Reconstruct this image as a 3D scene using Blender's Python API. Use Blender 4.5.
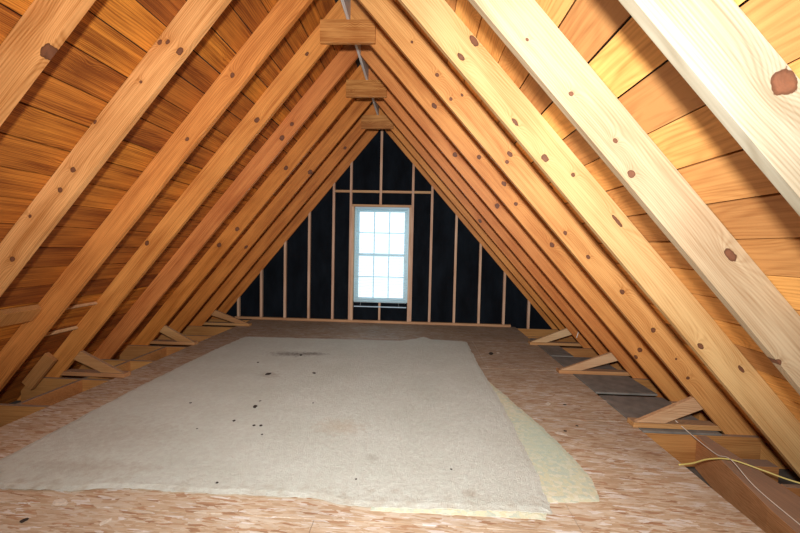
import bpy, bmesh, math, random
from mathutils import Vector, Matrix, noise
random.seed(7)
SC = bpy.context.scene
for o in list(bpy.data.objects): bpy.data.objects.remove(o)
COL = SC.collection

# ------------------------------------------------------------ camera
F_PX = 394.54
RIGHT = Vector((0.99860786, 0.04799825, 0.02187472))
UP = Vector((-0.02411677, 0.04664033, 0.99862058))
FWD = Vector((-0.04691179, 0.99775791, -0.04773297))
CAM = Vector((0.6539, 0.0, 1.2648))
cd = bpy.data.cameras.new('camera')
cd.sensor_width = 36; cd.lens = F_PX * 36 / 800; cd.clip_start = .05; cd.clip_end = 300
cam = bpy.data.objects.new('camera', cd); COL.objects.link(cam)
m3 = Matrix((RIGHT, UP, -FWD)).transposed()
cam.matrix_world = Matrix.Translation(CAM) @ m3.to_4x4()
SC.camera = cam

# ------------------------------------------------------------ world, lights, exposure
w = bpy.data.worlds.new('sky'); SC.world = w; w.use_nodes = True
bg = w.node_tree.nodes['Background']
bg.inputs[0].default_value = (0.80, 0.93, 1.0, 1); bg.inputs[1].default_value = 1.75

def area(name, loc, target, size, power, color):
    l = bpy.data.lights.new(name, 'AREA'); l.shape = 'DISK'; l.size = size; l.energy = power; l.color = color
    o = bpy.data.objects.new(name, l); COL.objects.link(o); o.location = loc
    o.rotation_euler = (Vector(target) - Vector(loc)).to_track_quat('-Z', 'Y').to_euler()
    return o
f_ = area('camera_flash', (0.58, -0.20, 1.54), (0.50, 4, 1.10), 0.15, 96, (1.0, 0.99, 0.975)); f_.data.spread = math.radians(124)
SC.view_settings.view_transform = 'Standard'
SC.view_settings.look = 'None'
SC.view_settings.exposure = 0.08
SC.view_settings.gamma = 1.0
SC.view_settings.use_curve_mapping = False

# ------------------------------------------------------------ measured layout (metres)
YG = 6.56            # gable wall
STEP = .61           # rafter spacing
H = 3.2354           # apex of the rafter undersides
SL, SR = 1.2086, 1.1307   # slopes left, right
DL, DR = .172, .180       # rafter depth
TH = .038
YB = -4.0            # back end of the attic
def RY(k): return YG - STEP * k

# ------------------------------------------------------------ node helpers
class NT:
    def __init__(s, name, rough=.7):
        s.m = bpy.data.materials.new(name); s.m.use_nodes = True
        s.t = s.m.node_tree; s.b = s.t.nodes['Principled BSDF']
        s.b.inputs['Roughness'].default_value = rough
    def n(s, t, **kw):
        x = s.t.nodes.new(t)
        for k, v in kw.items(): setattr(x, k, v)
        return x
    def put(s, sock, v):
        if v is None: return
        if hasattr(v, 'is_output'): s.t.links.new(v, sock)
        else:
            if isinstance(v, (tuple, list)) and sock.type == 'RGBA' and len(v) == 3: v = (*v, 1)
            sock.default_value = v
    def math(s, op, a, b=None, c=None, clamp=False):
        x = s.n('ShaderNodeMath', operation=op); x.use_clamp = clamp
        s.put(x.inputs[0], a); s.put(x.inputs[1], b); s.put(x.inputs[2], c); return x.outputs[0]
    def vmath(s, op, a, b=None, out=0):
        x = s.n('ShaderNodeVectorMath', operation=op)
        s.put(x.inputs[0], a); s.put(x.inputs[1], b)
        return x.outputs['Value'] if out else x.outputs[0]
    def coord(s): return s.n('ShaderNodeTexCoord').outputs['Object']
    def mapping(s, v, scale=(1, 1, 1), loc=(0, 0, 0), rot=(0, 0, 0)):
        x = s.n('ShaderNodeMapping'); s.put(x.inputs[0], v); s.put(x.inputs['Scale'], scale)
        s.put(x.inputs['Location'], loc); s.put(x.inputs['Rotation'], rot); return x.outputs[0]
    def noise(s, v, scale=5, detail=3, rough=.5, dist=0):
        x = s.n('ShaderNodeTexNoise'); s.put(x.inputs['Vector'], v); s.put(x.inputs['Scale'], scale)
        s.put(x.inputs['Detail'], detail); s.put(x.inputs['Roughness'], rough); s.put(x.inputs['Distortion'], dist)
        return x.outputs['Fac']
    def voro(s, v, scale=5, feature='F1', rnd=1):
        x = s.n('ShaderNodeTexVoronoi', feature=feature); s.put(x.inputs['Vector'], v)
        s.put(x.inputs['Scale'], scale); s.put(x.inputs['Randomness'], rnd); return x
    def ramp(s, f, stops, interp='LINEAR'):
        x = s.n('ShaderNodeValToRGB'); s.put(x.inputs[0], f); e = x.color_ramp; e.interpolation = interp
        while len(e.elements) > 1: e.elements.remove(e.elements[-1])
        for i, (p, c) in enumerate(stops):
            el = e.elements[0] if i == 0 else e.elements.new(p)
            el.position = p
            if not isinstance(c, (tuple, list)): c = (c, c, c)
            el.color = (*c[:3], 1)
        return x.outputs[0]
    def mix(s, f, a, b, mode='MIX'):
        x = s.n('ShaderNodeMix', data_type='RGBA', blend_type=mode)
        s.put(x.inputs[0], f); s.put(x.inputs[6], a); s.put(x.inputs[7], b); return x.outputs[2]
    def color(s, c): s.put(s.b.inputs['Base Color'], c)
    def bump(s, h, strength=.3, dist=.002):
        x = s.n('ShaderNodeBump'); s.put(x.inputs['Strength'], strength); s.put(x.inputs['Distance'], dist)
        s.put(x.inputs['Height'], h); s.t.links.new(x.outputs[0], s.b.inputs['Normal'])
    def comb(s, x=0, y=0, z=0):
        c = s.n('ShaderNodeCombineXYZ'); s.put(c.inputs[0], x); s.put(c.inputs[1], y); s.put(c.inputs[2], z); return c.outputs[0]
    def sep(s, v):
        c = s.n('ShaderNodeSeparateXYZ'); s.put(c.inputs[0], v); return c.outputs

def pine(name, base=(.74, .50, .27), dark=(.52, .27, .10), knots=(), seed=0.0, axis='X', auto=True, contrast=1.0, rough=.55, tone_attr=False, autoscale=2.6, dust=0):
    """sawn softwood: grain along the local axis, knots; 'knots' are marks at given local places"""
    t = NT(name, rough)
    p = t.coord()
    X, Y, Z = t.sep(p)
    if axis == 'Y': X, Y, Z = Y, X, Z
    if axis == 'Z': X, Y, Z = Z, Y, X
    oi = t.n('ShaderNodeObjectInfo').outputs['Random']
    off = t.math('MULTIPLY_ADD', oi, 37.0, seed)
    tone = None
    if tone_attr:
        a = t.n('ShaderNodeAttribute', attribute_name='tone'); tone = a.outputs['Fac']
        off = t.math('MULTIPLY_ADD', tone, 91.0, off)
    # automatic knots from a 3-D cell pattern
    kc = t.comb(t.math('MULTIPLY_ADD', X, .8, off), Y, Z)
    v = t.voro(kc, autoscale); dist = v.outputs['Distance']; rr = t.sep(v.outputs['Color'])
    d_auto = t.math('DIVIDE', dist, autoscale)                   # metres
    rad = t.math('MULTIPLY_ADD', t.math('POWER', rr[0], 2.5), .019, .0015)
    kn_w = t.noise(t.comb(t.math('ADD', X, off), Y, Z), 38, 2); d_auto0 = d_auto; d_auto = t.math('MULTIPLY', d_auto, t.math('MULTIPLY_ADD', kn_w, 1.3, .40))
    swirl = t.math('EXPONENT', t.math('MULTIPLY', d_auto0, -22.0))
    kmask = t.ramp(t.math('DIVIDE', d_auto, rad), [(.0, 1.0), (.65, .93), (.92, .5), (1.0, 0.0)])
    if not auto:
        kmask = None; swirl = None
    for (kx, kz, kr, el) in knots:
        dx = t.math('DIVIDE', t.math('SUBTRACT', X, kx), el); dz = t.math('SUBTRACT', Z, kz)
        d = t.math('SQRT', t.math('ADD', t.math('MULTIPLY', dx, dx), t.math('MULTIPLY', dz, dz)))
        m = t.ramp(t.math('DIVIDE', t.math('MULTIPLY', d, t.math('MULTIPLY_ADD', kn_w, .9, .6)), kr * 1.15), [(0, 1.0), (.62, .93), (.9, .5), (1.0, 0)])
        s_ = t.math('EXPONENT', t.math('MULTIPLY', d, -.55 / kr))
        kmask = m if kmask is None else t.math('MAXIMUM', kmask, m)
        swirl = s_ if swirl is None else t.math('MAXIMUM', swirl, s_)
    sw = swirl if swirl is not None else 0.0
    # growth-ring coordinate: warped across the board, and around the knots
    nz = t.noise(t.comb(t.math('MULTIPLY_ADD', X, .55, off), t.math('MULTIPLY', Y, 3.0), t.math('MULTIPLY', Z, 3.0)), 1.3, 2)
    ring = t.math('ADD', t.math('MULTIPLY', Z, 1.0), t.math('ADD', t.math('MULTIPLY', nz, .20), t.math('MULTIPLY', sw, .07)))
    ring = t.math('ADD', ring, t.math('MULTIPLY', Y, .6))
    band = t.math('SINE', t.math('MULTIPLY', ring, 560.0))
    band = t.math('POWER', t.math('MULTIPLY_ADD', band, .5, .5), 1.8)
    wide = t.noise(t.comb(t.math('MULTIPLY_ADD', X, .35, off), 0, t.math('MULTIPLY', ring, 9.0)), 2.2, 3)
    fine = t.noise(t.comb(t.math('MULTIPLY_ADD', X, 2.0, off), t.math('MULTIPLY', Y, 60.), t.math('MULTIPLY', Z, 130.0)), 1.0, 4)
    blot = t.noise(t.comb(t.math('MULTIPLY_ADD', X, 1.2, off), Y, t.math('MULTIPLY', Z, 5.0)), 1.6, 4)
    f = t.math('ADD', t.math('MULTIPLY', band, .26 * contrast), t.math('MULTIPLY', wide, .80 * contrast))
    f = t.math('ADD', f, t.math('MULTIPLY', t.math('SUBTRACT', fine, .5), 1.15 * contrast))
    f = t.math('ADD', f, t.math('MULTIPLY', t.math('SUBTRACT', blot, .5), 1.2 * contrast))
    f = t.math('ADD', f, t.math('MULTIPLY', sw, .22))
    c = t.mix(t.ramp(f, [(.20, 0.0), (.95, 1.0)]), base, dark)
    # tone from piece to piece
    tv = tone if tone is not None else oi
    hs = t.n('ShaderNodeHueSaturation'); t.put(hs.inputs['Color'], c)
    t.put(hs.inputs['Value'], t.math('MULTIPLY_ADD', tv, .62 if tone_attr else .14, .62 if tone_attr else .93))
    t.put(hs.inputs['Hue'], t.math('MULTIPLY_ADD', tv, .012, .494)); c = hs.outputs[0]
    if kmask is not None:
        c = t.mix(t.ramp(kmask, [(.05, 0), (.45, .95)]), c, t.mix(t.ramp(kmask, [(.45, 0), (.97, 1)]), (.06, .018, .007), t.mix(kn_w, (.20, .075, .038), (.08, .028, .014))))
    if dust:
        up = t.sep(t.n('ShaderNodeNewGeometry').outputs['Normal'])[2]
        c = t.mix(t.math('MULTIPLY', t.ramp(up, [(.75, 0), (.9, 1)]), dust), c, (.27, .225, .185))
    t.color(c)
    t.bump(t.math('ADD', fine, t.math('MULTIPLY', band, .3)), .35, .0012)
    t.b.inputs['Specular IOR Level'].default_value = .35
    return t.m

def plain(name, col, rough=.6, metal=0, nscale=0, amt=.15, bump=0):
    t = NT(name, rough); t.b.inputs['Metallic'].default_value = metal
    if nscale:
        f = t.noise(t.coord(), nscale, 5, .6)
        t.color(t.mix(t.ramp(f, [(.3, 0), (.7, 1)]), tuple(c * (1 - amt) for c in col), tuple(min(1, c * (1 + amt)) for c in col)))
        if bump: t.bump(f, bump, .003)
    else: t.color(col)
    return t.m

# ------------------------------------------------------------ mesh helpers
def prism(bm, pts, y0, y1, ax='Y'):
    """closed prism: polygon pts in the two other axes, extruded along ax"""
    def P(a, b, c):
        return {'Y': (a, c, b), 'X': (c, a, b), 'Z': (a, b, c)}[ax]
    A = [bm.verts.new(P(a, b, y0)) for a, b in pts]; B = [bm.verts.new(P(a, b, y1)) for a, b in pts]
    n = len(pts); fs = [bm.faces.new(A), bm.faces.new(B[::-1])]
    for i in range(n): fs.append(bm.faces.new((A[i], B[i], B[(i + 1) % n], A[(i + 1) % n])))
    return fs
def box(bm, x0, x1, y0, y1, z0, z1): return prism(bm, [(x0, z0), (x1, z0), (x1, z1), (x0, z1)], y0, y1)
def tube(bm, pts, r, n=8):
    pts = [Vector(p) for p in pts]; rings = []
    for i, p in enumerate(pts):
        d = (pts[min(i + 1, len(pts) - 1)] - pts[max(i - 1, 0)]).normalized()
        a = d.cross(Vector((0, 0, 1)));
        if a.length < 1e-4: a = Vector((1, 0, 0))
        a.normalize(); b = d.cross(a)
        rings.append([bm.verts.new(p + r * (math.cos(q) * a + math.sin(q) * b)) for q in [2 * math.pi * j / n for j in range(n)]])
    for i in range(len(rings) - 1):
        for j in range(n): bm.faces.new((rings[i][j], rings[i][(j + 1) % n], rings[i + 1][(j + 1) % n], rings[i + 1][j]))
    bm.faces.new(rings[0][::-1]); bm.faces.new(rings[-1])
def bez(pts, n=8):
    P = [Vector(p) for p in pts]; out = []
    for i in range(len(P) - 1):
        a, b, c, d = P[max(i - 1, 0)], P[i], P[i + 1], P[min(i + 2, len(P) - 1)]
        for j in range(n):
            t = j / n; out.append(.5 * ((2 * b) + (c - a) * t + (2 * a - 5 * b + 4 * c - d) * t * t + (3 * b - a - 3 * c + d) * t ** 3))
    out.append(P[-1]); return out
def obj(name, bm, mat, parent=None, bevel=0, loc=None, mats=None, smooth=False):
    bmesh.ops.recalc_face_normals(bm, faces=bm.faces)
    if loc is not None:
        bmesh.ops.translate(bm, verts=bm.verts, vec=-Vector(loc))
    if bevel:
        es = [e for e in bm.edges if len(e.link_faces) == 2 and e.calc_face_angle(0) > .6]
        bmesh.ops.bevel(bm, geom=es, offset=bevel, segments=2, profile=.6, affect='EDGES')
    me = bpy.data.meshes.new(name); bm.to_mesh(me); bm.free()
    for mm in (mats or [mat]): me.materials.append(mm)
    if smooth:
        for p in me.polygons: p.use_smooth = True
    o = bpy.data.objects.new(name, me); COL.objects.link(o)
    if loc is not None: o.location = loc
    if parent: o.parent = parent
    return o
def tag(o, label, cat, group=None, kind=None):
    o['label'] = label; o['category'] = cat
    if group: o['group'] = group
    if kind: o['kind'] = kind
    return o
def struct(o, label=None):
    o['kind'] = 'structure'
    if label: o['label'] = label
    return o
def empty(name, loc):
    e = bpy.data.objects.new(name, None); COL.objects.link(e); e.location = loc; e.empty_display_size = .1
    return e

# ------------------------------------------------------------ sheathing (both roof slopes)
felt = plain('roofing_felt', (.02, .015, .01), .9)
deck_mat = {-1: pine('shaded_deck_boards', base=(.56, .19, .028), dark=(.18, .042, .005), axis='Y', contrast=1.15, rough=.6, tone_attr=True, autoscale=3.4),  # same boards per slope: dimmer left light and brighter right painted into base
            1: pine('lit_deck_boards', base=(.80, .40, .125), dark=(.44, .165, .035), axis='Y', contrast=.8, rough=.6, tone_attr=True, autoscale=3.4)}
def roof(side, s, depth, phase, name):
    L = math.hypot(1, s); u = Vector((side / L, 0, -s / L)); nrm = Vector((side * s / L, 0, 1 / L))
    off = depth * L
    apex = Vector((0, 0, H + off))
    bm = bmesh.new(); lay = bm.faces.layers.float.new('tone')
    rnd = random.Random(11 if side > 0 else 5)
    def slab(d0, d1, y0, y1, t0, t1, tone, mi=0):
        vs = []
        for y in (y0, y1):
            for d, t in ((d0, t0), (d1, t0), (d1, t1), (d0, t1)):
                vs.append(bm.verts.new(apex + u * d + nrm * t + Vector((0, y, 0))))
        a = vs[:4]; b = vs[4:]; fs = [bm.faces.new(a), bm.faces.new(b[::-1])]
        for i in range(4): fs.append(bm.faces.new((a[i], b[i], b[(i + 1) % 4], a[(i + 1) % 4])))
        for f in fs: f[lay] = tone; f.material_index = mi
    W = .1865; n0 = -int(phase / W)
    dmax = 5.15
    d = phase + n0 * W
    while d < dmax:
        joints = [YB]; k = 17 - rnd.randint(0, 5)
        while True:
            y = RY(k)
            if y >= YG - .3: break
            if y > YB + .3: joints.append(y)
            k -= rnd.choice([3, 4, 5, 6, 7])
            if k < 0: break
        joints.append(YG + .1)
        for a, b in zip(joints[:-1], joints[1:]):
            lift = rnd.uniform(0, .0025); g = rnd.uniform(.0018, .0055)
            slab(max(d, .0) + g, d + W - g, a + .0012, b - .0012, .001 + lift, .021 + lift, rnd.random())
        d += W
    slab(0, dmax + .2, YB, YG + .1, .026, .040, .5, 1)
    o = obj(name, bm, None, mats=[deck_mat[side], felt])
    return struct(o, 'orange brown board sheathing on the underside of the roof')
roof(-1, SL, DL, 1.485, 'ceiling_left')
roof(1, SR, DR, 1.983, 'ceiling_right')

# ------------------------------------------------------------ floor
def osb_mat():
    t = NT('oriented_strand_board', .7); p = t.coord()
    layers = []
    warp = t.noise(p, 3.0, 3)
    col = None
    for i, (rot, sc, th) in enumerate(((.10, 12, 0), (-.35, 15, .40), (.42, 19, .45), (.02, 28, .55))):
        v0 = t.vmath('ADD', p, t.vmath('SCALE', t.comb(warp, t.noise(p, 9., 2), 0), None))
        mp = t.mapping(p, scale=(1.0, 5.5, 1.0), rot=(0, 0, rot), loc=(i * 3.7, i * 5.1, 0))
        nw = t.noise(mp, 6.0, 3); mp2 = t.vmath('ADD', mp, t.comb(t.math('MULTIPLY', nw, .22), t.math('MULTIPLY', nw, -.30), 0))
        v = t.voro(mp2, sc * .62); c = t.sep(v.outputs['Color'])
        fl = t.ramp(c[0], [(0, (.58, .42, .27)), (.22, (.68, .53, .37)), (.42, (.76, .64, .49)), (.60, (.50, .29, .165)), (.69, (.80, .71, .57)), (.85, (.36, .19, .10)), (.895, (.92, .89, .83))], 'CONSTANT')
        gr = t.ramp(t.noise(t.mapping(mp2, scale=(9, 50, 1)), 1.0, 4, .65), [(.35, 0), (.7, 1)])
        fl = t.mix(t.math('MULTIPLY', gr, .45), fl, (.42, .27, .16))
        if col is None: col = fl; hgt = c[1]
        else:
            m = t.math('GREATER_THAN', c[2], th); col = t.mix(m, col, fl); hgt = t.math('ADD', t.math('MULTIPLY', hgt, .6), t.math('MULTIPLY', m, c[1]))
    # worn bright flakes near the front edge of the carpet, random dirt, darker brown farther back
    dirt = t.noise(p, 1.6, 5, .6)
    col = t.mix(t.ramp(dirt, [(.3, .10), (.75, .55)]), col, (.25, .16, .10))
    X, Y, Z = t.sep(p)
    far_tone = t.math('MULTIPLY', t.math('SUBTRACT', Y, 2.0), .28, clamp=True)      # darker brown towards the gable
    col = t.mix(t.math('MULTIPLY', far_tone, .42), col, (.17, .115, .075))
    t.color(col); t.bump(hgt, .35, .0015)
    return t.m
osb = osb_mat()
FX0, FX1 = -2.13, 2.27
bm = bmesh.new()
ys = [YB, 1.75 - 1.22 * 4, 1.75 - 1.22 * 3, 1.75 - 2.44, 1.75 - 1.22, 1.75, 2.97, 4.19, 5.41, YG - .02]
for i in range(len(ys) - 1):
    if ys[i + 1] - ys[i] < .05: continue
    seams = [FX0, .20 if i % 2 == 0 else -1.02, 1.42 if i % 2 else FX1, FX1]
    seams = sorted(set(seams))
    for a, b in zip(seams[:-1], seams[1:]):
        box(bm, a + .0012, b - .0012, ys[i] + .0025, ys[i + 1] - .0025, -.018, 0)
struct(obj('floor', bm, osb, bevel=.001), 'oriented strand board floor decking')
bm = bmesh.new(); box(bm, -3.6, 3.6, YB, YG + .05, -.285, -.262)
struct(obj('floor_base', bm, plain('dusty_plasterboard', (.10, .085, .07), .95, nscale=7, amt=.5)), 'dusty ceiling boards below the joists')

# ------------------------------------------------------------ end walls
WX0, WX1, WZ0, WZ1 = -.425, .480, .345, 1.925
black = NT('black_sheathing_board', .85)
f_ = black.noise(black.mapping(black.coord(), scale=(1, 1, .35)), 5, 5, .65)
black.color(black.mix(black.ramp(f_, [(.35, 0), (.75, 1)]), (.0035, .0045, .0065), (.009, .013, .019)))
black.b.inputs['Specular IOR Level'].default_value = .08
black.bump(f_, .2, .002); black = black.m
def slopeZ(x, extra=.30): return (H + extra - (SL if x < 0 else SR) * abs(x))
def wall(name, y0, y1, mat, hole=False, label=''):
    bm = bmesh.new()
    if hole:
        prism(bm, [(-3.2, -.30), (WX0, -.30), (WX0, slopeZ(WX0)), (-3.2, slopeZ(-3.2))], y0, y1)
        prism(bm, [(WX1, -.30), (3.2, -.30), (3.2, slopeZ(3.2)), (WX1, slopeZ(WX1))], y0, y1)
        prism(bm, [(WX0, -.30), (WX1, -.30), (WX1, WZ0), (WX0, WZ0)], y0, y1)
        prism(bm, [(WX0, WZ1), (WX1, WZ1), (WX1, slopeZ(WX1)), (0, H + .30), (WX0, slopeZ(WX0))], y0, y1)
    else:
        prism(bm, [(-3.4, -.30), (3.4, -.30), (3.4, 0), (0, H + .3), (-3.4, 0)], y0, y1)
    return struct(obj(name, bm, mat), label)
wall('wall_back', YG + .005, YG + .03, black, True, 'black fibreboard sheathing of the gable wall')
wall('wall_front', YB - .03, YB, plain('plain_board', (.45, .33, .22), .8), False, 'board wall closing the other end')

# ------------------------------------------------------------ knots measured on the rafter faces
def ray(u, v): return RIGHT * ((u - 400) / F_PX) - UP * ((v - 266.5) / F_PX) + FWD
KN = [(785, 82, .030, 1.15), (527, 40, .006, 1.3), (571, 94, .008, 1.2), (615, 141, .009, 1.2), (631, 174, .013, 1.2), (730, 255, .016, 1.9), (778, 362, .012, 1.2),
      (461, 57, .013, 2.0), (474, 41, .016, 2.2), (515, 122, .010, 2.6), (545, 158, .016, 1.4), (573, 175, .010, 1.2), (617, 221, .009, 5.0), (700, 346, .012, 1.6), (741, 369, .010, 2.2),
      (510, 154, .014, 1.6), (507, 162, .012, 1.2), (565, 233, .012, 1.2), (588, 257, .013, 1.2), (437, 75, .012, 1.2), (412, 42, .010, 1.0), (451, 99, .011, 1.2), (462, 95, .009, 1.4),
      (622, 292, .015, 1.3), (653, 330, .016, 1.1), (676, 359, .008, 1.1), (688, 378, .012, 1.1), (640, 350, .018, 1.2), (636, 357, .014, 1.5),
      (479, 157, .018, 1.1), (504, 184, .016, 1.5), (516, 204, .015, 1.1), (552, 245, .018, 1.3), (434, 106, .018, 1.3), (455, 155, .022, 1.1), (497, 206, .022, 1.1), (480, 221, .018, 1.5),
      (51, 55, .024, 1.4), (160, 42, .012, 1.3), (168, 42, .011, 1.3), (180, 51, .017, 1.4), (141, 82, .008, 1.1), (156, 91, .008, 1.1), (95, 122, .010, 1.1), (73, 170, .015, 1.1),
      (60, 190, .014, 1.1), (30, 216, .010, 1.1), (12, 259, .015, 1.1), (232, 75, .014, 1.3), (187, 139, .012, 1.3), (307, 54, .014, 1.3), (257, 120, .020, 1.3), (147, 243, .018, 1.3),
      (292, 124, .018, 1.2), (282, 138, .024, 1.2), (286, 168, .022, 1.3), (219, 245, .022, 1.2), (237, 229, .022, 1.2), (310, 172, .026, 1.3), (246, 247, .020, 1.4), (256, 243, .018, 2.0), (345, 148, .02, 1.3)]
KBY = {}
for (u, v, r, el) in KN:
    for k in range(9, -1, -1):
        hit = False
        d = ray(u, v); P = CAM + d * ((RY(k) - TH / 2) / d.y)
        side = -1 if P.x < 0 else 1
        s, dep = (SL, DL) if side < 0 else (SR, DR); L = math.hypot(1, s)
        perp = (P.z + s * abs(P.x) - H) / L
        if -.004 < perp < dep:
            along = abs(P.x) / L - (P.z - H) * s / L
            KBY.setdefault((side, k), []).append((along, perp, r, el)); hit = True
        if hit: break

for (u, v, r) in ((51, 55, .019),):              # knot on the lower arris of the upper left rafter
    d = ray(u, v); P = CAM + d * ((RY(8) - TH / 2) / d.y); L = math.hypot(1, SL)
    KBY.setdefault((-1, 8), []).append((abs(P.x) / L - (P.z - H) * SL / L, max(.004, (P.z + SL * abs(P.x) - H) / L), r, 1.6))

# ------------------------------------------------------------ rafters
RB = .0127                                  # half thickness of the ridge board
ordw = ['in the gable corner, farthest of its row', 'second from the gable wall', 'third from the gable wall', 'fourth from the gable wall', 'fifth from the gable wall',
        'sixth from the gable wall', 'seventh from the gable wall', 'eighth from the gable wall', 'ninth from the gable wall', 'nearest the camera']
notes = {(1, 9): 'pale broad pine rafter at the upper right corner, with one big brown knot',
         (1, 8): 'pale pine rafter on the right slope, second nearest the camera, small red knots',
         (1, 7): 'cream pine rafter on the right slope, third nearest, with long dark pitch streak',
         (-1, 8): 'pine rafter cutting the upper left corner, with a large dark knot',
         (-1, 7): 'knotty tan pine rafter on the left slope, second nearest the camera'}
# near-right whitewood darkened against flash; weaker light left and far painted into orange pine
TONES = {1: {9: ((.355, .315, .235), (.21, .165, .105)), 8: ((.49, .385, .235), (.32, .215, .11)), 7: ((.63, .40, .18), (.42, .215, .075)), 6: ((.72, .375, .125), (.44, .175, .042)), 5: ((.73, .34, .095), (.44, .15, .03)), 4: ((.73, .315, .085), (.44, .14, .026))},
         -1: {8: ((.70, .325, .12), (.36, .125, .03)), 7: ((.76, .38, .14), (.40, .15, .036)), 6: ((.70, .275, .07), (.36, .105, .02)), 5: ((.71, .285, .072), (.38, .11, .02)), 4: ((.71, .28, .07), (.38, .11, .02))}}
def rafter(side, k):
    s, dep = (SL, DL) if side < 0 else (SR, DR); L = math.hypot(1, s)
    def local(x, z): return (abs(x) / L - (z - H) * s / L, (z + s * abs(x) - H) / L)
    ztop = H + dep * L; zb = -.258
    if k in (5, 3, 1) or True:
        pts = [local(RB + .0005, H - s * RB), local((H - zb) / s, zb), local((ztop - zb) / s, zb), local(RB + .0005, ztop - s * RB)]
    pts = [(a, b) for a, b in pts]
    rnd = random.Random(k * 2 + (side > 0) + 50)
    # outline cut into short lengths so the board can bow a little
    N = 14; bm = bmesh.new(); rings = []
    b0, b1, t1, t0 = pts
    bow = rnd.uniform(-.004, .004); ph = rnd.uniform(0, 6)
    for i in range(N + 1):
        f = i / N
        lo = (b0[0] + (b1[0] - b0[0]) * f, b0[1]); hi = (t0[0] + (t1[0] - t0[0]) * f, t0[1])
        dy = bow * math.sin(math.pi * f) + .0015 * math.sin(5 * f + ph)
        ring = [bm.verts.new((lo[0], -TH / 2 + dy, lo[1])), bm.verts.new((lo[0], TH / 2 + dy, lo[1])),
                bm.verts.new((hi[0], TH / 2 + dy, hi[1])), bm.verts.new((hi[0], -TH / 2 + dy, hi[1]))]
        rings.append(ring)
    for a, b in zip(rings[:-1], rings[1:]):
        for j in range(4): bm.faces.new((a[j], a[(j + 1) % 4], b[(j + 1) % 4], b[j]))
    bm.faces.new(rings[0]); bm.faces.new(rings[-1][::-1])
    es = [e for e in bm.edges if abs((e.verts[0].co - e.verts[1].co).x) > .1 and e.calc_face_angle(0) > .6]
    bmesh.ops.bevel(bm, geom=es, offset=.0035, segments=2, profile=.6, affect='EDGES')
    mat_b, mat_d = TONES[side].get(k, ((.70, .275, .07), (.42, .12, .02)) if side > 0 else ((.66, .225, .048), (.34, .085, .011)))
    kn = KBY.get((side, k), [])
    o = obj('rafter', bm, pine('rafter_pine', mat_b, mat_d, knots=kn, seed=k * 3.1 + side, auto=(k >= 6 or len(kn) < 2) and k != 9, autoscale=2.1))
    M = Matrix(((side / L, 0, side * s / L), (0, 1, 0), (-s / L, 0, 1 / L)))
    # left-handed on one side: mirror through y so that the basis stays a rotation
    if M.determinant() < 0:
        for v in o.data.vertices: v.co.y = -v.co.y
        o.data.flip_normals()
        M = Matrix(((side / L, 0, side * s / L), (0, -1, 0), (-s / L, 0, 1 / L)))
    o.matrix_world = Matrix.Translation((0, RY(k), H)) @ M.to_4x4()
    lab = notes.get((side, k)) or '%s rafter of the %s roof slope, %s' % ('pine', 'right' if side > 0 else 'left', ordw[k])
    tag(o, lab, 'rafter', 'rafters of the %s roof slope' % ('right' if side > 0 else 'left'))
    return o
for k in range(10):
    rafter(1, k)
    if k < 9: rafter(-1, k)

# ridge board
grey_wood = pine('weathered_grey_board', (.74, .73, .70), (.45, .43, .41), seed=4, axis='Y', auto=False)
bm = bmesh.new(); box(bm, -RB, RB, YB + .02, YG - .0, H - .028, H + .24)
tag(obj('ridge_board', bm, grey_wood, bevel=.002), 'weathered grey ridge board running along the peak between the rafter tops', 'ridge board')

# collar ties
tie_mat = pine('collar_tie_pine', (.72, .34, .10), (.36, .12, .022), seed=9, autoscale=6.0, contrast=1.3)
for k, lab in ((5, 'nearest of the three short collar ties below the ridge'), (3, 'middle one of the three short collar ties below the ridge'), (1, 'farthest and smallest-looking short collar tie, above the window')):
    bm = bmesh.new()
    box(bm, -.243, .236, -.0185, .0185, -.098, .098)
    o = obj('collar_tie', bm, tie_mat, bevel=.003); o.location = (0, RY(k) - TH - .004, 3.112)
    tag(o, lab, 'collar tie', 'collar ties under the ridge')

# ------------------------------------------------------------ gable framing
stud_mat = pine('stud_pine', (.74, .50, .35), (.46, .24, .13), seed=2, axis='Z', autoscale=3.2, rough=.7)
def stud(x, z0=.0395, z1=None, wd=TH, label='', dep=.089, group='studs of the gable wall', gap=.002):
    if z1 is None: z1 = None
    s = SL if x < 0 else SR
    xa, xb = x - wd / 2, x + wd / 2
    bm = bmesh.new()
    if z1 is None:
        za, zb = (H - (SL if xa < 0 else SR) * abs(xa) + .0), (H - (SL if xb < 0 else SR) * abs(xb) + .0)
        # stud tops tuck behind the gable rafter
        prism(bm, [(xa, z0), (xb, z0), (xb, zb + .05), (xa, za + .05)], YG - .035 + .055, YG + .004)
        bm.free(); bm = bmesh.new()
        prism(bm, [(xa, z0), (xb, z0), (xb, zb - gap), (xa, za - gap)], YG - dep, YG + .002)
    else:
        box(bm, xa, xb, YG - dep, YG + .002, z0, z1)
    o = obj('wall_stud', bm, stud_mat, bevel=.002, loc=(x, YG - dep / 2, z0))
    return tag(o, label, 'stud', group)
sd = .050
L_ = ['first full stud left of the window studs', 'second full stud left of the window studs', 'third full stud left of the window studs', 'fourth full stud left of the window studs', 'shortest stud at the left corner of the gable wall']
for i, x in enumerate((-.773, -1.179, -1.585, -1.991, -2.385)):
    stud(x, label=L_[i] if i < 4 else L_[4], dep=sd)
R_ = ['first full stud right of the window studs', 'second full stud right of the window studs', 'third full stud right of the window studs', 'fourth full stud right of the window studs', 'short stud standing off the floor edge at the right corner of the gable wall']
for i, x in enumerate((.851, 1.257, 1.663, 2.069, 2.475)):
    stud(x, label=R_[i], dep=sd, z0=.0395 if i < 4 else -.258)
HZ = 1.9265  # window header
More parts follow.
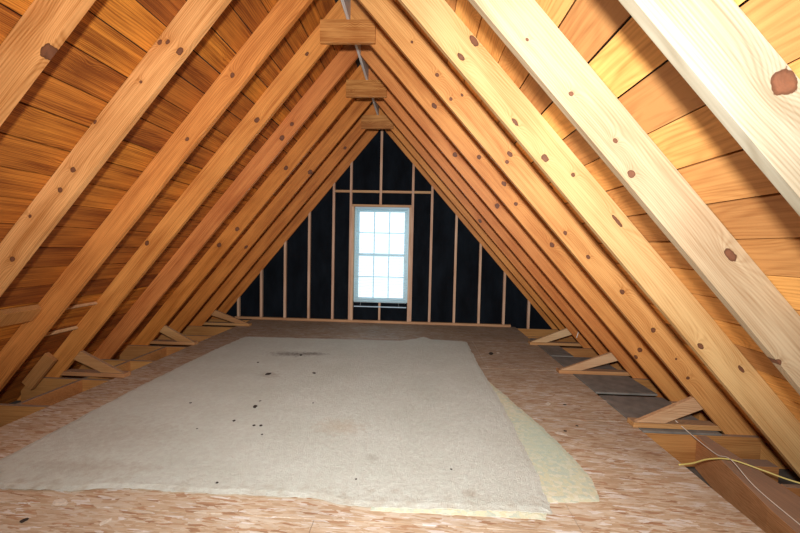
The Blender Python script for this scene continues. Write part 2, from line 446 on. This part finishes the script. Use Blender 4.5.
stud(-.487, label='tall stud on the left side of the window', dep=sd); stud(.535, label='tall stud on the right side of the window', dep=sd)
stud(-.447, z1=HZ - .001, label='jack stud against the left window jamb', dep=sd + .012); stud(.4985, wd=.033, z1=HZ - .001, label='jack stud against the right window jamb', dep=sd + .012)
stud(.005, z0=HZ + .040, z1=H - .05, label='centre stud rising from the window header to the peak', dep=sd)
stud(.015, wd=.034, z1=.344, label='short cripple stud under the window', dep=.016)
def blk(name, x0, x1, z0, z1, label, cat, dep=sd, mat=stud_mat, group=None):
    bm = bmesh.new(); box(bm, x0, x1, YG - dep, YG + .002, z0, z1)
    return tag(obj(name, bm, mat, bevel=.002, loc=((x0 + x1) / 2, YG - dep / 2, (z0 + z1) / 2)), label, cat, group)
header_mat = pine('header_pine', (.60, .35, .17), (.40, .2, .09), seed=3, axis='X')
blk('window_header', -.467, .515, HZ, HZ + .038, 'flat header board across the top of the window opening', 'header', mat=header_mat)
for x0, x1, lab in ((-.753, -.507, 'left end piece of the blocking row above the window'), (-.467, -.015, 'blocking piece above the left half of the window'), (.025, .515, 'blocking piece above the right half of the window'), (.555, .831, 'right end piece of the blocking row above the window')):
    blk('blocking', x0, x1, 2.158, 2.196, lab, 'blocking', mat=header_mat, group='blocking above the window', dep=.045)
blk('bottom_plate', -2.44, 2.19, .0005, .0385, 'long bottom plate of the gable wall lying on the floor', 'plate', mat=header_mat, dep=.06)

# ------------------------------------------------------------ window
vinyl = plain('window_vinyl', (.46, .70, .78), .4)
glass = NT('window_glass', .0)
tr = glass.n('ShaderNodeBsdfTransparent'); gl = glass.n('ShaderNodeBsdfGlossy'); gl.inputs['Roughness'].default_value = .02
tr.inputs[0].default_value = (.96, .98, .99, 1)
mx = glass.n('ShaderNodeMixShader'); mx.inputs[0].default_value = .05
glass.t.links.new(tr.outputs[0], mx.inputs[1]); glass.t.links.new(gl.outputs[0], mx.inputs[2])
glass.t.links.new(mx.outputs[0], glass.t.nodes['Material Output'].inputs[0]); glass = glass.m
win = empty('window_1', ((WX0 + WX1) / 2, YG, WZ0)); struct(win, 'double hung window with six panes per sash in the gable wall')
def wpart(name, boxes, mat, parent=win, bevel=.002):
    bm = bmesh.new()
    for b in boxes: box(bm, *b)
    o = obj(name, bm, mat, bevel=bevel); o.parent = parent
    o.matrix_parent_inverse = Matrix.Translation(-Vector(win.location)) if parent is win else Matrix.Identity(4)
    return o
fw = .035; y0, y1 = YG + .004, YG + .075
wpart('window_frame', [(WX0, WX0 + fw, y0, y1, WZ0, WZ1), (WX1 - fw, WX1, y0, y1, WZ0, WZ1), (WX0 + fw, WX1 - fw, y0, y1, WZ1 - fw, WZ1), (WX0 + fw, WX1 - fw, y0, y1, WZ0, WZ0 + fw)], vinyl)
ZM = 1.135
def sash(z0, z1, ya, yb):
    xa, xb = WX0 + fw + .001, WX1 - fw - .001; sw = .038
    s_ = wpart('sash', [(xa, xa + sw, ya, yb, z0, z1), (xb - sw, xb, ya, yb, z0, z1), (xa + sw, xb - sw, ya, yb, z1 - sw, z1), (xa + sw, xb - sw, ya, yb, z0, z0 + sw)], vinyl)
    xs = [xa + sw + (xb - xa - 2 * sw) * f for f in (1 / 3, 2 / 3)]; zm = (z0 + z1) / 2; ym = (ya + yb) / 2
    bm = bmesh.new()
    for x in xs: box(bm, x - .008, x + .008, ym - .006, ym + .006, z0 + sw, z1 - sw)
    box(bm, xa + sw, xb - sw, ym - .0065, ym + .0065, zm - .008, zm + .008)
    g = obj('muntins', bm, vinyl); g.parent = s_
    bm = bmesh.new(); box(bm, xa + sw, xb - sw, ym - .002, ym + .002, z0 + sw, z1 - sw)
    p = obj('pane', bm, glass); p.parent = s_
sash(WZ0 + fw + .001, ZM + .02, YG + .012, YG + .036)
sash(ZM - .02, WZ1 - fw - .001, YG + .040, YG + .064)

# mini blind in front of the glass
YQ = YG - .016
blind = empty('mini_blind', (.027, YQ - .04, 1.93))
tag(blind, 'white mini blind with open slats hanging in front of the window', 'blind')
bw = plain('blind_white', (.80, .88, .92), .4)
def bpart(name, bm, mat, bevel=0):
    o = obj(name, bm, mat, bevel=bevel); o.parent = blind
    o.matrix_parent_inverse = Matrix.Translation(-Vector(blind.location)); return o
bx0, bx1 = WX0 + .012, WX1 - .014
bm = bmesh.new(); box(bm, bx0, bx1, YQ - .032, YQ - .005, 1.893, 1.924); bpart('head_rail', bm, plain('head_rail_blue', (.42, .62, .74), .4), .002)
bm = bmesh.new()
for i in range(61):
    z = 1.875 - i * .0255
    prism(bm, [(YQ - .030, z - .0030), (YQ - .018, z + .0010), (YQ - .006, z + .0022), (YQ - .018, z + .0002)], bx0, bx1, 'X')
bpart('slats', bm, bw)
bm = bmesh.new(); box(bm, bx0, bx1, YQ - .029, YQ - .007, .262, .277); bpart('bottom_rail', bm, plain('bottom_rail_blue', (.55, .72, .86), .35), .002)
for x in (-.30, .34):
    bm = bmesh.new(); tube(bm, [(x, YQ - .031, .28), (x, YQ - .031, 1.895)], .0012, 6); bpart('ladder_cord', bm, bw)

# ------------------------------------------------------------ joists, headers and braces beside the floor
joist_mat = pine('joist_pine', (.52, .24, .075), (.32, .12, .03), seed=6, dust=.75, autoscale=2.5, rough=.75)
JY = lambda k: RY(k) - TH - .0005
def joist(k, x0, x1, lab):
    bm = bmesh.new(); box(bm, x0, x1, -TH / 2 + .0005, TH / 2 - .0005, -.117, .117)
    bmesh.ops.translate(bm, verts=bm.verts, vec=(-(x0 + x1) / 2, 0, 0))
    o = obj('floor_joist', bm, joist_mat, bevel=.003); o.location = ((x0 + x1) / 2, JY(k), -.1365 - .0)
    tag(o, lab, 'joist', 'joists under the floor edge')
nm = ['first', 'second', 'third', 'fourth', 'fifth', 'sixth', 'seventh', 'eighth', 'ninth']
for k in range(0, 7):
    joist(k, -3.03, 3.10, 'floor joist passing under the decking, %s from the gable wall' % nm[k])
joist(7, -3.03, 2.2, 'nearest joist showing past the left floor edge')
joist(7, 2.725, 3.10, 'short joist end right of the long header beam, under the yellow cable')

# tapering header beam by the right floor edge
bm = bmesh.new()
top = [(2.655, JY(6) - TH / 2 - .001), (2.722, JY(6) - TH / 2 - .001), (2.722, 1.0), (2.31, 1.0), (2.47, 2.05)]
prism(bm, top, -.258, -.02, 'Z')
tag(obj('header_beam', bm, pine('beam_pine', (.60, .30, .12), (.36, .15, .045), seed=12, dust=.6, axis='Y', rough=.8), bevel=.004), 'brown wooden header beam along the right floor edge under the white wire', 'beam')
# loose block right of the header
bm = bmesh.new(); box(bm, -.13, .13, -.045, .045, -.019, .019)
o = obj('wood_block', bm, joist_mat, bevel=.002); o.location = (2.86, 2.62, -.1)
bm = bmesh.new(); box(bm, -.05, .1, -.04, .04, -.07, .07); o.data = o.data
bm.free()
bm = bmesh.new(); box(bm, 2.728, 2.99, 2.575, 2.665, -.2575, -.085)
bpy.data.objects.remove(o)
tag(obj('wood_block', bm, joist_mat, bevel=.003, loc=(2.86, 2.62, -.17)), 'short wooden block between two joist ends right of the header beam', 'wood block')

# header pieces beside the left floor edge
for a, lab in ((6, 'golden header board left of the floor, nearest piece'), (5, 'golden header board left of the floor, middle piece'), (4, 'golden header board left of the floor, farthest piece')):
    ya = RY(a) - TH / 2 + .001 if False else JY(a) + TH / 2 + .0005; yb = JY(a - 1) - TH / 2 - .0005
    bm = bmesh.new(); box(bm, -2.465, -2.427, ya, yb, -.2575, -.02)
    tag(obj('header_board', bm, joist_mat, bevel=.003, loc=(-2.446, (ya + yb) / 2, -.14)), lab, 'header board', 'header boards beside the left floor edge')

kick_mat = pine('brace_pine', (.55, .29, .12), (.35, .15, .05), seed=8, dust=.4, autoscale=3.2, rough=.7)
pale_brace = pine('pale_brace_pine', (.70, .46, .25), (.46, .25, .11), seed=5, autoscale=3.2, rough=.7)
BR = [(1, 2, 2.17, 0), (1, 4, 2.13, 0), (1, 6, 2.235, 0), (-1, 5, 2.05, .0), (-1, 3, 2.09, 0), (-1, 1, 1.93, 0)]
where = {(1, 2): 'far right, near the gable wall', (1, 4): 'on the right between the others', (1, 6): 'on the right, nearest the camera', (-1, 5): 'on the left, nearest the camera', (-1, 3): 'on the left, the middle one', (-1, 1): 'far left, near the gable wall'}
for side, k, xs, _ in BR:
    s = SL if side < 0 else SR
    X = lambda z: (H - z) / s
    y = RY(k)
    yb0, yb1 = (y - .022, y + .067) if side > 0 else (y - .025, y + .064)
    bm = bmesh.new()
    prism(bm, [(side * xs, .001), (side * (X(0) - .004), .001), (side * (X(.038) - .004), .038), (side * (xs + .004), .038)], yb0, yb1)
    o = obj('floor_strip', bm, kick_mat, bevel=.0025, loc=(side * 2.5, y, .02))
    tag(o, 'flat board strip from floor edge to rafter foot, %s' % where[(side, k)], 'board strip', 'flat strips under the rafter braces')
    bm = bmesh.new(); e = .003
    prism(bm, [(side * (xs + .02), .0395), (side * (X(.235) - e), .235), (side * (X(.155) - e), .155), (side * (xs + .225), .0395)], y - .018, y + .018)
    o = obj('diagonal_brace', bm, pale_brace if side > 0 else kick_mat, bevel=.0025, loc=(side * 2.5, y, .13))
    # align grain with the board
    tag(o, 'short diagonal brace rising to a rafter, %s' % where[(side, k)], 'brace', 'diagonal rafter braces')

# grey boards lying past the right floor edge
grey = plain('grey_panel', (.20, .18, .155), .85, nscale=9, amt=.28, bump=.2)
for (x0, x1, ya, yb, z0, z1, lab) in ((2.285, 2.83, 3.60, 4.78, -.0185, -.001, 'large dark grey board past the right floor edge, below the middle brace'),
                                 (2.285, 2.83, 2.845, 3.53, -.0185, -.004, 'dark grey board past the right floor edge, behind the nearest brace'),
                                 (2.285, 2.56, 4.83, 5.75, -.0185, -.004, 'narrow dark grey board past the right floor edge, near the gable wall')):
    bm = bmesh.new(); box(bm, x0, x1, ya, yb, z0, z1)
    tag(obj('grey_board', bm, grey, bevel=.002, loc=((x0 + x1) / 2, (ya + yb) / 2, z0)), lab, 'board', 'grey boards past the right floor edge')

# scrap wood by the left eave
def slope_box(name, a0, a1, p0, p1, y0_, y1_, mat, lab, cat, group=None):
    """box on the left slope: a along the slope from the apex, p the height above the rafter underside plane"""
    s = SL; L = math.hypot(1, s); bm = bmesh.new(); box(bm, 0, a1 - a0, -(y1_ - y0_) / 2, (y1_ - y0_) / 2, 0, p1 - p0)
    o = obj(name, bm, mat, bevel=.002)
    u = Vector((-1 / L, 0, -s / L)); n = Vector((-s / L, 0, 1 / L))
    M = Matrix((u, Vector((0, -1, 0)), n)).transposed()
    if M.determinant() < 0: M = Matrix((u, Vector((0, 1, 0)), n)).transposed()
    o.matrix_world = Matrix.Translation(Vector((0, (y0_ + y1_) / 2, H)) + u * a0 + n * p0) @ M.to_4x4()
    return tag(o, lab, cat, group)
slope_box('scrap_board', 4.02, 4.38, .06, .168, 3.36, 3.40, joist_mat, 'short scrap board leaning at the left eave between two rafters', 'scrap board')
slope_box('scrap_board', 3.42, 3.435, .145, .168, 2.93, 3.48, pale_brace, 'pale edge-lit scrap strip high in the left bay above the nearest left brace', 'scrap board')
slope_box('scrap_board', 3.72, 3.735, .14, .168, 2.93, 3.48, pale_brace, 'lower pale scrap strip in the left bay above the nearest left brace', 'scrap board')
slope_box('scrap_board', 3.34, 3.47, .12, .168, 2.60, 2.875, joist_mat, 'orange scrap block between the two nearest low left rafters', 'scrap board')

# ------------------------------------------------------------ carpet and padding
def sheet(name, outline, z0, z1, mat, jit, seed, edge=.034):
    rnd = random.Random(seed); pts = []
    n = len(outline)
    for i in range(n):
        a = Vector(outline[i]); b = Vector(outline[(i + 1) % n]); m = max(1, int((b - a).length / .02))
        for j in range(m):
            p = a.lerp(b, j / m); q = noise.noise_vector(Vector((p.x * 9, p.y * 9, seed))) * jit + noise.noise_vector(Vector((p.x * 45, p.y * 45, seed))) * jit * .6
            pts.append((p.x + q.x, p.y + q.y))
    bm = bmesh.new(); n = len(pts); inner = []
    for i in range(n):
        a = Vector(pts[i - 3]); b = Vector(pts[(i + 3) % n]); d = (b - a).normalized(); q = Vector(pts[i])
        nn = Vector((-d.y, d.x)) * edge * (1 + .3 * noise.noise(Vector((q.x * 30, q.y * 30, 1)))); inner.append(q + nn if area_sign(pts) > 0 else q - nn)
    B = [bm.verts.new((x, y, z0)) for x, y in pts]; M_ = [bm.verts.new((x, y, z0 + .0015)) for x, y in pts]; T = [bm.verts.new((q.x, q.y, z1)) for q in inner]
    for i in range(n):
        j = (i + 1) % n
        bm.faces.new((B[i], B[j], M_[j], M_[i])); bm.faces.new((M_[i], M_[j], T[j], T[i]))
    bm.faces.new(B); bm.faces.new(T)
    return obj(name, bm, mat)
def area_sign(pts): return sum(pts[i - 1][0] * pts[i][1] - pts[i][0] * pts[i - 1][1] for i in range(len(pts)))
t = NT('carpet_pile', .95); p = t.coord()
n1 = t.noise(p, 220, 3, .7); n2 = t.noise(p, 2.2, 5, .6); n3 = t.noise(p, 30, 4, .65)
c = t.mix(t.ramp(n2, [(.3, 0), (.7, 1)]), (.67, .71, .62), (.78, .82, .74))
c = t.mix(t.ramp(n3, [(.35, .35), (.65, 0)]), c, (.55, .51, .45))
c = t.mix(t.ramp(n1, [(.3, .35), (.6, 0)]), c, (.52, .50, .46))
def stain(c, x, y, rx, ry, col, amt):
    d = t.vmath('SUBTRACT', p, (x, y, 0)); d = t.vmath('MULTIPLY', d, (1 / rx, 1 / ry, 0)); l = t.vmath('LENGTH', d, out=1)
    l = t.math('ADD', l, t.math('MULTIPLY', t.math('SUBTRACT', n3, .5), 1.6))
    return t.mix(t.ramp(l, [(0, amt), (1, 0)]), c, col)
c = stain(c, -.80, 4.43, .30, .13, (.16, .14, .11), .75)
c = stain(c, -.55, 4.47, .22, .09, (.14, .12, .10), .7)
c = stain(c, .13, 2.67, .22, .16, (.60, .50, .36), .5)
c = stain(c, -.75, 3.69, .16, .10, (.30, .22, .15), .4)
c = stain(c, .95, 1.98, .05, .05, (.42, .36, .28), .5)
c = stain(c, .40, 2.28, .05, .05, (.36, .33, .27), .5)
c = stain(c, -1.15, 2.05, .45, .10, (.46, .38, .30), .45)
c = stain(c, -1.3, 2.4, .5, .3, (.46, .40, .33), .35)
Yc = t.sep(p)[1]
fr = t.math('ADD', t.math('MULTIPLY', t.math('SUBTRACT', 2.12, Yc), 2.6, clamp=True), t.math('MULTIPLY', t.math('SUBTRACT', t.noise(p, 14, 4, .7), .55), 2.0))
c = t.mix(t.ramp(fr, [(.35, 0), (1.0, .55)]), c, (.40, .31, .21))
t.color(c); t.bump(t.math('ADD', n1, t.math('MULTIPLY', n3, .8)), .9, .008); t.b.inputs['Specular IOR Level'].default_value = .1
carpet = sheet('carpet_remnant', [(-1.69, 1.87), (-1.70, 2.1), (-1.725, 2.6), (-1.75, 3.4), (-1.74, 4.5), (-1.68, 5.22), (-.66, 5.25), (.43, 5.28), (.60, 5.40), (.75, 5.56), (.86, 5.42), (1.25, 5.37), (1.33, 5.33), (1.335, 4.12),
                                 (1.365, 3.3), (1.36, 2.76), (1.35, 2.16), (1.325, 1.87), (1.0, 1.865), (.35, 1.842), (.26, 1.86), (.17, 1.895), (-.41, 1.88), (-.83, 1.89), (-1.09, 1.85), (-1.45, 1.84)], .0065, .0135, t.m, .012, 3)
tag(carpet, 'large worn pale grey carpet remnant lying on the attic floor', 'carpet')
t = NT('rebond_foam', .95); p = t.coord()
v = t.voro(p, 48); cc = t.sep(v.outputs['Color'])
c = t.ramp(cc[0], [(0, (.66, .63, .42)), (.35, (.56, .60, .45)), (.6, (.72, .69, .53)), (.85, (.50, .56, .46))], 'CONSTANT')
g = t.noise(p, 3, 3); c = t.mix(t.ramp(g, [(.35, .1), (.7, .5)]), c, (.62, .62, .48))
dd = t.vmath('LENGTH', t.vmath('MULTIPLY', t.vmath('SUBTRACT', p, (1.50, 2.60, 0)), (4.0, 1.6, 0)), out=1)
c = t.mix(t.ramp(dd, [(.2, .55), (1, 0)]), c, (.47, .60, .49))
t.color(c); t.bump(t.noise(p, 150, 3), .6, .004)
pad = sheet('carpet_padding', [(.45, 1.83), (.45, 2.1), (1.1, 3.9), (1.31, 3.95), (1.365, 3.72), (1.474, 3.23), (1.574, 2.78), (1.626, 2.42), (1.644, 2.18), (1.60, 1.985), (1.34, 1.96), (1.275, 1.83)], .0005, .006, t.m, .010, 8)
tag(pad, 'pale green foam padding sticking out under the right carpet edge', 'carpet padding')

# ------------------------------------------------------------ small things on the floor
dk = plain('dark_crumb', (.035, .022, .015), .9, nscale=200, amt=.5)
wh = plain('pale_chip', (.62, .54, .44), .8, nscale=90, amt=.2)
def chip(name, x, y, z, r, flat, mat, lab, cat, group, seed, stretch=1):
    bm = bmesh.new(); bmesh.ops.create_icosphere(bm, subdivisions=2, radius=r)
    rz = seed * 1.7
    for v in bm.verts:
        q = noise.noise(v.co / r * 1.3 + Vector((seed * 5, 0, 0))); v.co *= 1 + .45 * q
        v.co.z *= flat; v.co.x *= stretch
    lo = min(v.co.z for v in bm.verts)
    bmesh.ops.translate(bm, verts=bm.verts, vec=(0, 0, -lo + .0005))
    o = obj(name, bm, mat); o.location = (x, y, z); o.rotation_euler = (0, 0, rz)
    return tag(o, lab, cat, group)
RT = .0137
crumbs = [(-.577, 2.926, .016, 'largest dark crumb on the carpet'), (-.585, 3.043, .008, 'tiny dark crumb just beyond the largest crumb'), (-.623, 2.677, .011, 'dark crumb left of the pair of crumbs'),
          (-.453, 2.616, .010, 'left one of the pair of dark crumbs on the carpet'), (-.406, 2.62, .011, 'right one of the pair of dark crumbs on the carpet'), (-.348, 2.496, .007, 'small crumb in front of the pair of crumbs'),
          (-.343, 3.768, .015, 'dark crumb in the middle of the far carpet half'), (-.77, 3.692, .020, 'long brown crumb left on the far carpet half'), (-.158, 3.046, .007, 'tiny crumb right of the largest crumb'),
          (.346, 2.053, .006, 'speck near the front middle of the carpet'), (-.372, 1.96, .007, 'speck near the front left carpet edge'), (.866, 2.193, .006, 'speck near the front right of the carpet'), (-.811, 2.537, .006, 'speck on the left half of the carpet'),
          (-1.02, 4.05, .012, 'crumb left behind the long brown crumb'), (-1.10, 2.95, .009, 'lone crumb near the left carpet side'), (-.66, 4.38, .016, 'dark crumb inside the dark carpet stain')]
for i, (x, y, r, lab) in enumerate(crumbs):
    chip('crumb', x, y, RT, r, .35, dk, lab, 'crumb', 'dark crumbs on the carpet', i + 1, 1.6 if r >= .015 else 1.1)
chips = [((605, 401), .010, 'white wood chip on the grey board past the right floor edge', .0005), ((548, 404), .020, 'white wood chip behind the padding edge', 0), ((561, 434), .022, 'white wood chip right of the padding edge', 0),
         ((106, 522), .014, 'white wood chip on the front floor, left of centre', 0), ((60, 503), .024, 'broad pale wood flake in front of the left carpet corner', 0), ((498, 353), .020, 'pale chip on the bare floor near the far right carpet corner', 0),
         ((317, 329), .014, 'pale chip on the floor strip below the window', 0)]
for i, ((u, v), r, lab, z) in enumerate(chips):
    d = ray(u, v); P = CAM + d * (-CAM.z / d.z)
    chip('wood_chip', P.x, P.y, z, r, .07, wh, lab, 'wood chip', 'pale wood chips on the floor', i + 31, 1.8)
for i, ((u, v), r, lab) in enumerate([((491, 354), .028, 'dark splinter on the bare floor right of the carpet'), ((565, 405), .012, 'dark chip on the bare floor right of the padding'), ((24, 521), .014, 'dark crumb on the front floor at the left'), ((561, 433), .010, 'dark chip beside the white chip at the padding'),
                                      ((577, 426), .009, 'small dark chip between padding and right floor edge')]):
    d = ray(u, v); P = CAM + d * (-CAM.z / d.z)
    if i == 3: P.x += .04; P.y += .03
    chip('dark_chip', P.x, P.y, 0, r, .2, dk, lab, 'chip', 'dark chips on the bare floor', i + 60, 2.0 if i == 0 else 1.2)

# cables at the right floor edge
yel = plain('yellow_cable_sheath', (.66, .54, .17), .5); whw = plain('white_wire', (.72, .62, .52), .5)
bm = bmesh.new(); tube(bm, bez([(2.235, 2.375, .007), (2.33, 2.40, .007), (2.45, 2.44, .016), (2.58, 2.44, .020), (2.70, 2.36, .006), (2.78, 2.27, .002), (2.90, 2.15, .01), (3.0, 2.02, .02)]), .0046, 10)
tag(obj('yellow_cable', bm, yel, smooth=True), 'yellow electrical cable crossing the right floor edge and header beam', 'cable')
bm = bmesh.new(); tube(bm, bez([(2.56, 2.93, .045), (2.585, 2.80, .006), (2.575, 2.55, -.004), (2.565, 2.42, .0305), (2.53, 2.2, -.005), (2.50, 1.9, -.014), (2.44, 1.4, -.014), (2.40, 1.05, -.014)]), .003, 8)
tag(obj('white_wire', bm, whw, smooth=True), 'thin white wire lying along the brown header beam', 'wire')
# small white things on the frame
d = ray(220.5, 303.5); P = CAM + d * ((YG + .003) / d.y)
bm = bmesh.new(); prism(bm, [(P.x - .022, P.z + .02), (P.x - .012, P.z + .038), (P.x + .014, P.z + .034), (P.x + .024, P.z), (P.x + .012, P.z - .036), (P.x - .010, P.z - .03)], YG + .001, YG + .005)
tag(obj('torn_label', bm, plain('torn_paper', (.5, .5, .5), .9)), 'small torn white patch on the black wall at the lower left', 'paper patch')
s = SR; L = math.hypot(1, s)
d = ray(577.5, 334); P = CAM + d * (((RY(2) - TH / 2 - .0022)) / d.y)
bm = bmesh.new(); prism(bm, [(P.x - .016, P.z - .05), (P.x - .006, P.z - .05), (P.x + .022, P.z + .05), (P.x + .010, P.z + .05)], P.y - .003, P.y)
tag(obj('white_strip', bm, plain('white_plastic', (.8, .78, .72), .6)), 'thin white strip stuck on a low right rafter above the farthest brace', 'strip')
